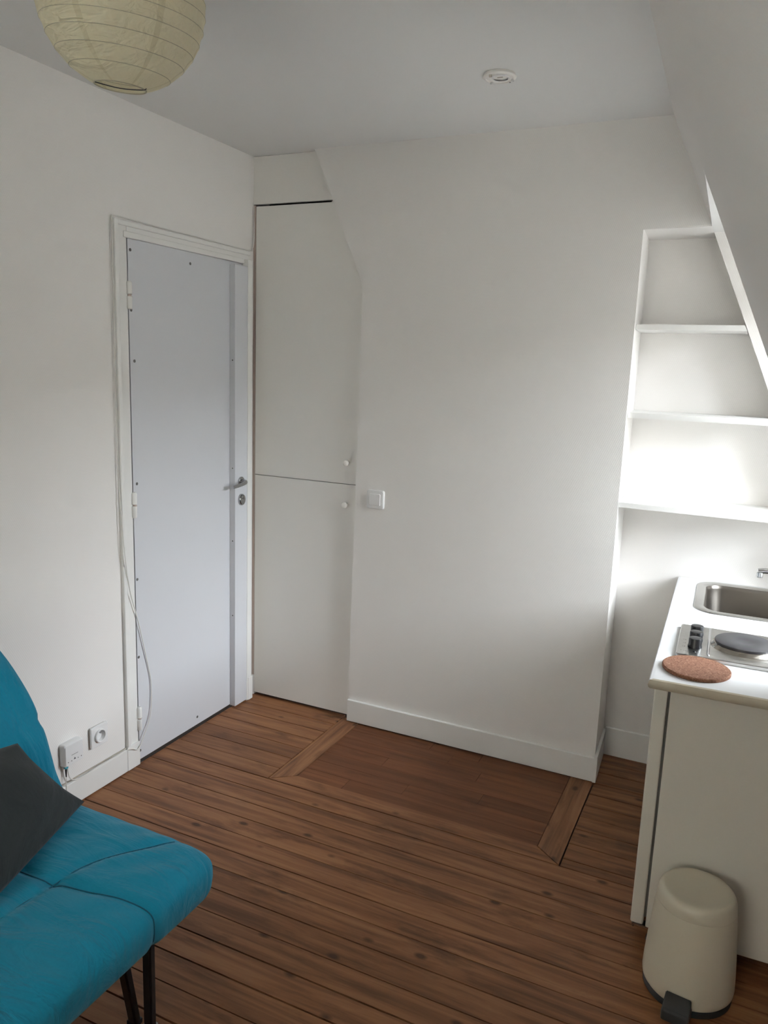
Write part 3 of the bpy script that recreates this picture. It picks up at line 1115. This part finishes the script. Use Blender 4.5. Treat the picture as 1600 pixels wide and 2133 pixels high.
def bar(bm, a, b, w, t):
    """flat bar from a to b, w along its broad side (mostly x), t thick"""
    a, b = Vector(a), Vector(b)
    d = (b - a).normalized()
    u = Vector((1, 0, 0)) - d * d.x
    u.normalize()
    v = d.cross(u)
    loops = []
    for p in (a, b):
        loops.append([p + u * w / 2 + v * t / 2, p - u * w / 2 + v * t / 2, p - u * w / 2 - v * t / 2, p + u * w / 2 - v * t / 2])
    loft(bm, loops)
    return bm


def futon_leg(ax, ay, bx, by, fm):
    bm = bar(bmesh.new(), (ax - FO.x, ay - FO.y, 0.008), (bx - FO.x, by - FO.y, 0.31), 0.026, 0.020)
    bmesh.ops.bevel(bm, geom=list(bm.edges), offset=0.004, segments=2, affect='EDGES')
    o = obj('leg', bm, M_leg, fut)
    obj('foot_cap', box(ax - FO.x - 0.015, ax - FO.x + 0.015, ay - FO.y - 0.013, ay - FO.y + 0.013, 0.0, 0.014, 0.003), fm, o)


for yo in (0.0, -1.25):
    futon_leg(0.917, -1.742 + yo, 0.948, -1.775 + yo, M_foot)
    futon_leg(0.874, -1.748 + yo, 0.935, -1.850 + yo, M_leg)
    futon_leg(0.47, -1.742 + yo, 0.45, -1.775 + yo, M_foot)
    futon_leg(0.52, -1.748 + yo, 0.46, -1.862 + yo, M_leg)
bm = bmesh.new()
add_box(bm, 0.44 - FO.x, 0.47 - FO.x, FY0 + 0.1 - FO.y, FY1 - 0.1 - FO.y, 0.285, 0.31)
add_box(bm, 0.925 - FO.x, 0.955 - FO.x, FY0 + 0.1 - FO.y, FY1 - 0.1 - FO.y, 0.285, 0.31)
for y in (-1.72, -2.35, -3.0, -3.3):
    add_box(bm, 0.47 - FO.x, 0.925 - FO.x, y - 0.015 - FO.y, y + 0.015 - FO.y, 0.285, 0.31)
obj('bed_frame', bm, M_leg, fut)

# ---- cushion leaning on the backrest
cu = tag(empty('cushion', (0.60, -1.87, 0.45)), 'dark grey square cushion leaning on the teal sofa back', 'cushion')
c00 = Vector((0.628, -1.652, 0.470))          # lower corner near the door
c01 = Vector((0.528, -1.760, 0.655))          # upper corner near the door
c10 = Vector((0.755, -2.075, 0.455))
c11 = Vector((0.575, -2.130, 0.735))
nrm = (c10 - c00).cross(c01 - c00).normalized()
if nrm.x < 0:
    nrm = -nrm


def cush_side(sgn, thick):
    n = 36
    g = []
    for i in range(n + 1):
        row = []
        for j in range(n + 1):
            u, v = i / n, j / n
            p = (c00 * (1 - u) + c10 * u) * (1 - v) + (c01 * (1 - u) + c11 * u) * v
            b = (math.sin(PI * u) ** 0.55) * (math.sin(PI * v) ** 0.55)
            pinch = 0.018 * math.sin(PI * v) * (1 - 2 * u) * 0.9
            p = p + (c10 - c00).normalized() * pinch * (1 - abs(2 * u - 1)) ** 0
            w = 0.006 * math.sin(9 * u + 6 * v + 3 * math.sin(4 * v)) * b
            row.append(p + nrm * sgn * (thick * b + 0.003 + w))
        g.append(row)
    return g


bm = bmesh.new()
for sgn, th in ((1, 0.052), (-1, 0.040)):
    g = cush_side(sgn, th)
    vv = [[bm.verts.new(p - Vector(cu.location)) for p in row] for row in g]
    n = len(vv) - 1
    for i in range(n):
        for j in range(n):
            bm.faces.new((vv[i][j], vv[i + 1][j], vv[i + 1][j + 1], vv[i][j + 1]))
    if sgn == 1:
        keep = vv
    else:
        ring = [(i, 0) for i in range(n)] + [(n, j) for j in range(n)] + [(i, n) for i in range(n, 0, -1)] + [(0, j) for j in range(n, 0, -1)]
        for a, b in zip(ring, ring[1:] + ring[:1]):
            bm.faces.new((keep[a[0]][a[1]], keep[b[0]][b[1]], vv[b[0]][b[1]], vv[a[0]][a[1]]))
obj('cover', bm, M_cush, cu, smooth=True)
bm = tube(bmesh.new(), [(c01 * (1 - t) + c11 * t) - Vector(cu.location) - nrm * 0.006 for t in [i / 12 for i in range(13)]], 0.0022, 6)
obj('zip', bm, M_black, cu, smooth=True)

# ---- kitchenette (turned a little to the room, so its pieces share one orientation)
KO = Vector((1.902, -0.951, 0.0))
KR = math.radians(1.5)
ZT = 0.820


def kit(name, label, cat):
    return tag(empty(name, KO, KR), label, cat)


wt = kit('worktop', 'white laminate kitchen worktop with cream edge, carrying sink and hob', 'worktop')
UW, VW = 0.505, 1.178
hu0, hu1, hv0, hv1 = 0.098, 0.452, 0.738, 1.118
bm = bmesh.new()
T0, T1 = ZT - 0.027, ZT
add_box(bm, 0.012, UW, 0.012, hv0, T0, T1)
add_box(bm, 0.012, UW, hv1, VW, T0, T1)
add_box(bm, 0.012, hu0, hv0, hv1, T0, T1)
add_box(bm, hu1, UW, hv0, hv1, T0, T1)
obj('top_board', bm, M_top, wt)


def band(pts_in, pts_out):
    pass


# post-formed edge: half-round section along the front and the left edge
sec = [(0.012, T1), (0.004, T1 - 0.0012), (0.0018, T1 - 0.006), (0.0, T1 - 0.0135), (0.0018, T1 - 0.021), (0.006, T1 - 0.0258), (0.012, T0)]
bm = bmesh.new()
loft(bm, [[(d, VW, z) for d, z in sec], [(d, d, z) for d, z in sec]], False, False, closed=False)
obj('side_edge', bm, M_top, wt, smooth=True, angle=50)
bm = bmesh.new()
loft(bm, [[(d, d, z) for d, z in sec], [(UW, d, z) for d, z in sec]], False, False, closed=False)
obj('edge_band', bm, M_band, wt, smooth=True, angle=50)

fr = kit('undercounter_fridge', 'white undercounter fridge below the hob, behind the pedal bin', 'fridge')
obj('body', box(0.0555, 0.495, 0.085, 0.612, 0.047, 0.775, 0.003), M_fridge, fr)
obj('top_rail', box(0.0115, 0.495, 0.087, 0.612, 0.7755, T0 - 0.001), M_fridge, fr)
bm = box(0.0135, 0.0485, 0.086, 0.610, 0.050, 0.770, 0.005, 3)
fd = obj('door', bm, M_fridge, fr, smooth=True, angle=40)
obj('door_seal', box(0.0485, 0.0555, 0.098, 0.600, 0.070, 0.760), M_seal, fr)
obj('hinge', box(0.018, 0.060, 0.091, 0.115, 0.041, 0.046), M_satin, fr)
obj('hinge_pin', lathe(bmesh.new(), [(0.0035, 0.031), (0.0035, 0.052)], (0.022, 0.099, 0), 10), M_satin, fr)
for u, v in ((0.075, 0.10), (0.475, 0.10), (0.075, 0.58), (0.475, 0.58)):
    obj('foot', lathe(bmesh.new(), [(0.016, 0.0), (0.016, 0.012), (0.009, 0.014), (0.009, 0.053)], (u, v, 0), 16), M_rubber, fr)
sk = kit('sink_cabinet', 'white base cabinet under the sink, back in the niche', 'cabinet')
bm = bmesh.new()
add_box(bm, 0.030, 0.495, 0.620, 0.636, 0.10, T0 - 0.001)
add_box(bm, 0.030, 0.495, 1.124, 1.140, 0.10, T0 - 0.001)
add_box(bm, 0.030, 0.495, 0.636, 1.124, 0.10, 0.116)
add_box(bm, 0.485, 0.495, 0.636, 1.124, 0.116, T0 - 0.001)
obj('body', bm, M_fridge, sk)
dd = obj('door', box(0.0125, 0.0295, 0.623, 1.137, 0.104, 0.780, 0.0015), M_fridge, sk)
obj('knob', lathe(bmesh.new(), [(0.006, 0.0), (0.006, -0.012), (0.012, -0.016), (0.012, -0.022), (0.008, -0.025)], (0.0125, 0.66, 0.70), 18, 'X'), M_satin, dd, smooth=True, angle=40)
obj('plinth', box(0.06, 0.08, 0.625, 1.137, 0.0, 0.10), M_fridge, sk)
obj('plinth', box(0.40, 0.42, 0.625, 1.137, 0.0, 0.10), M_fridge, sk)

# sink
sn = kit('sink', 'stainless steel inset sink with rounded corners in the worktop', 'sink')
bm = bmesh.new()
SU0, SU1, SV0, SV1 = 0.076, 0.474, 0.704, 1.150
lps = [rrect(SU0, SU1, SV0, SV1, 0.075, ZT + 0.0006, 10),
       rrect(SU0 + 0.001, SU1 - 0.001, SV0 + 0.001, SV1 - 0.001, 0.074, ZT + 0.0030, 10),
       rrect(SU0 + 0.005, SU1 - 0.005, SV0 + 0.005, SV1 - 0.005, 0.070, ZT + 0.0046, 10),
       rrect(SU0 + 0.024, SU1 - 0.060, SV0 + 0.026, SV1 - 0.028, 0.066, ZT + 0.0042, 10),
       rrect(SU0 + 0.028, SU1 - 0.064, SV0 + 0.030, SV1 - 0.032, 0.064, ZT + 0.0020, 10),
       rrect(SU0 + 0.032, SU1 - 0.068, SV0 + 0.034, SV1 - 0.036, 0.062, ZT + 0.0012, 10)]
loft(bm, lps, False, False)
obj('rim', bm, M_steel, sn, smooth=True, angle=50)
bm = bmesh.new()
b0 = dict(u0=SU0 + 0.032, u1=SU1 - 0.068, v0=SV0 + 0.034, v1=SV1 - 0.036)


def bl(i, r, z):
    return rrect(b0['u0'] + i, b0['u1'] - i, b0['v0'] + i, b0['v1'] - i, r, z, 10)


loft(bm, [bl(0, 0.062, ZT + 0.0012), bl(0.003, 0.060, ZT - 0.003), bl(0.005, 0.058, ZT - 0.012), bl(0.013, 0.056, ZT - 0.125), bl(0.020, 0.054, ZT - 0.140), bl(0.040, 0.05, ZT - 0.149), bl(0.11, 0.03, ZT - 0.152)], False, True)
obj('bowl', bm, M_bowl, sn, smooth=True, angle=60)
cxs, cys = (b0['u0'] + b0['u1']) / 2, (b0['v0'] + b0['v1']) / 2
obj('drain', lathe(bmesh.new(), [(0.038, ZT - 0.1525), (0.036, ZT - 0.150), (0.026, ZT - 0.151), (0.022, ZT - 0.155), (0.004, ZT - 0.155)], (cxs, cys, 0), 28), M_chrome, sn, smooth=True, angle=40)

# tap
tp = kit('kitchen_tap', 'chrome tap whose spout reaches over the sink from the right', 'tap')
TU, TV = 0.443, 0.925
bm = lathe(bmesh.new(), [(0.026, ZT + 0.005), (0.026, ZT + 0.010), (0.021, ZT + 0.013), (0.020, ZT + 0.075), (0.022, ZT + 0.080), (0.022, ZT + 0.105), (0.016, ZT + 0.112)], (TU, TV, 0), 28)
obj('body', bm, M_chrome, tp, smooth=True, angle=40)
pth = smooth_path([(TU - 0.01, TV, ZT + 0.060), (TU - 0.05, TV, ZT + 0.094), (TU - 0.10, TV - 0.001, ZT + 0.118), (TU - 0.145, TV - 0.001, ZT + 0.121), (TU - 0.172, TV - 0.001, ZT + 0.117)], 6)
obj('spout', tube(bmesh.new(), pth, 0.0095, 16), M_chrome, tp, smooth=True, angle=60)
obj('aerator', lathe(bmesh.new(), [(0.0085, ZT + 0.096), (0.0105, ZT + 0.098), (0.0105, ZT + 0.112), (0.006, ZT + 0.116)], (TU - 0.166, TV - 0.001, 0), 20), M_chrome, tp, smooth=True, angle=40)
bm = bmesh.new()
tube(bm, smooth_path([(TU, TV, ZT + 0.112), (TU - 0.02, TV, ZT + 0.130), (TU - 0.09, TV, ZT + 0.152)], 5), 0.007, 12)
obj('lever', bm, M_chrome, tp, smooth=True, angle=60)

# hob
hb = kit('electric_hob', 'stainless steel electric hob with two black plates and three knobs', 'hob')
HU0, HU1, HV0, HV1 = 0.052, 0.492, 0.216, 0.508
ZH = ZT + 0.011
bm = bmesh.new()
loft(bm, [rrect(HU0, HU1, HV0, HV1, 0.006, ZT + 0.0006, 4), rrect(HU0, HU1, HV0, HV1, 0.006, ZH - 0.002, 4), rrect(HU0 + 0.002, HU1 - 0.002, HV0 + 0.002, HV1 - 0.002, 0.006, ZH, 4)])
obj('steel_top', bm, M_steel, hb, smooth=True, angle=35)
bm = bmesh.new()
loft(bm, [rrect(0.1325, 0.1415, HV0 + 0.018, HV1 - 0.016, 0.0044, ZH - 0.001, 4), rrect(0.1338, 0.1402, HV0 + 0.0195, HV1 - 0.0175, 0.0031, ZH + 0.0024, 4), rrect(0.1356, 0.1384, HV0 + 0.021, HV1 - 0.019, 0.0013, ZH + 0.0032, 4)])
obj('pressed_rib', bm, M_chrome, hb, smooth=True, angle=60)
for pu, pv, pr_ in ((0.232, 0.362, 0.082), (0.413, 0.362, 0.066)):
    bm = lathe(bmesh.new(), [(pr_ + 0.012, 0), (pr_ + 0.009, 0.004), (pr_ + 0.003, 0.008), (pr_ + 0.002, 0.011), (pr_ - 0.003, 0.012)], (pu, pv, ZH - 0.0005), 64, 'Z', False, False)
    rg = obj('trim_ring', bm, M_ring, hb, smooth=True, angle=50)
    bm = lathe(bmesh.new(), [(pr_ - 0.001, 0.009), (pr_ - 0.001, 0.0165), (pr_ - 0.004, 0.0185), (0.026, 0.0185), (0.024, 0.0178), (0.0, 0.0178)], (pu, pv, ZH), 64, 'Z', True, False)
    bmesh.ops.remove_doubles(bm, verts=bm.verts, dist=1e-5)
    obj('hot_plate', bm, M_iron, hb, smooth=True, angle=40)
for kv in (0.292, 0.354, 0.416):
    bm = lathe(bmesh.new(), [(0.0195, 0.0), (0.0195, 0.006), (0.0182, 0.009), (0.0182, 0.026), (0.0172, 0.0285), (0.0155, 0.0290)], (0.100, kv, ZH), 32)
    kb = obj('knob', bm, M_black, hb, smooth=True, angle=40)
obj('indicator_lamp', lathe(bmesh.new(), [(0.0042, 0.0), (0.0042, 0.0015), (0.003, 0.0022)], (0.1005, 0.250, ZH), 14), M_black, hb)
bm = bmesh.new()
for i, (du, w) in enumerate(((0.064, 0.002), (0.072, 0.003), (0.0765, 0.003), (0.081, 0.004))):
    add_box(bm, du, du + w, 0.2455, 0.2475 + (0.004 if i == 0 else 0.001), ZH, ZH + 0.0002)
for v in (0.287, 0.318, 0.349):
    add_box(bm, 0.066, 0.070, v, v + 0.0012, ZH, ZH + 0.0002)
    add_box(bm, 0.072, 0.0735, v - 0.003, v + 0.004, ZH, ZH + 0.0002)
obj('print_mark', bm, M_ink, hb)['kind'] = 'stuff'

# cork trivet
ck = empty('cork_trivet', KO + Vector((0.108, 0.133, ZT)))
bm = lathe(bmesh.new(), [(0.0855, 0.0), (0.0875, 0.002), (0.0875, 0.0085), (0.0855, 0.0105)], (0, 0, 0), 72)
obj('cork_disc', bm, M_cork, ck, smooth=True, angle=30)
tag(ck, 'round reddish cork trivet on the worktop corner beside the hob', 'trivet')

# ---- pedal bin
BX, BY = 2.080, -0.986
bn = tag(empty('pedal_bin', (BX, BY, 0)), 'cream tapered pedal bin with black base standing before the fridge', 'bin')
bm = lathe(bmesh.new(), [(0.1065, 0.0), (0.111, 0.004), (0.112, 0.014), (0.108, 0.020)], (0, 0, 0), 64)
obj('base_ring', bm, M_rubber, bn, smooth=True, angle=40)
pf = [(0.100, 0.019), (0.1085, 0.021), (0.1135, 0.028), (0.1150, 0.040), (0.1140, 0.070), (0.1100, 0.130), (0.1045, 0.195), (0.0988, 0.2555), (0.0985, 0.2568)]
obj('body', lathe(bmesh.new(), pf, (0, 0, 0), 72), M_bin, bn, smooth=True, angle=50)
pf = [(0.0984, 0.2571), (0.0985, 0.2578), (0.0968, 0.275), (0.0935, 0.286), (0.088, 0.2925), (0.080, 0.2942), (0.068, 0.2925), (0.035, 0.2905), (0.0, 0.2900)]
bm = lathe(bmesh.new(), pf, (0, 0, 0), 72, 'Z', True, False)
bmesh.ops.remove_doubles(bm, verts=bm.verts, dist=1e-5)
obj('lid', bm, M_bin, bn, smooth=True, angle=60)
pa = math.radians(-97)
pd = obj('pedal', box(0.095, 0.156, -0.033, 0.033, 0.004, 0.036, 0.006, 3), M_rubber, bn, smooth=True, angle=40)
pd.rotation_euler = (0, 0, pa)
bm = bmesh.new()
add_hexa(bm, [(0.114, -0.033, 0.034), (0.154, -0.033, 0.030), (0.154, 0.033, 0.030), (0.114, 0.033, 0.034)], [(0.117, -0.031, 0.062), (0.152, -0.031, 0.038), (0.152, 0.031, 0.038), (0.117, 0.031, 0.062)])
bmesh.ops.bevel(bm, geom=list(bm.edges), offset=0.002, segments=2, affect='EDGES')
obj('pedal_pad', bm, M_rubber, pd, smooth=True, angle=40)
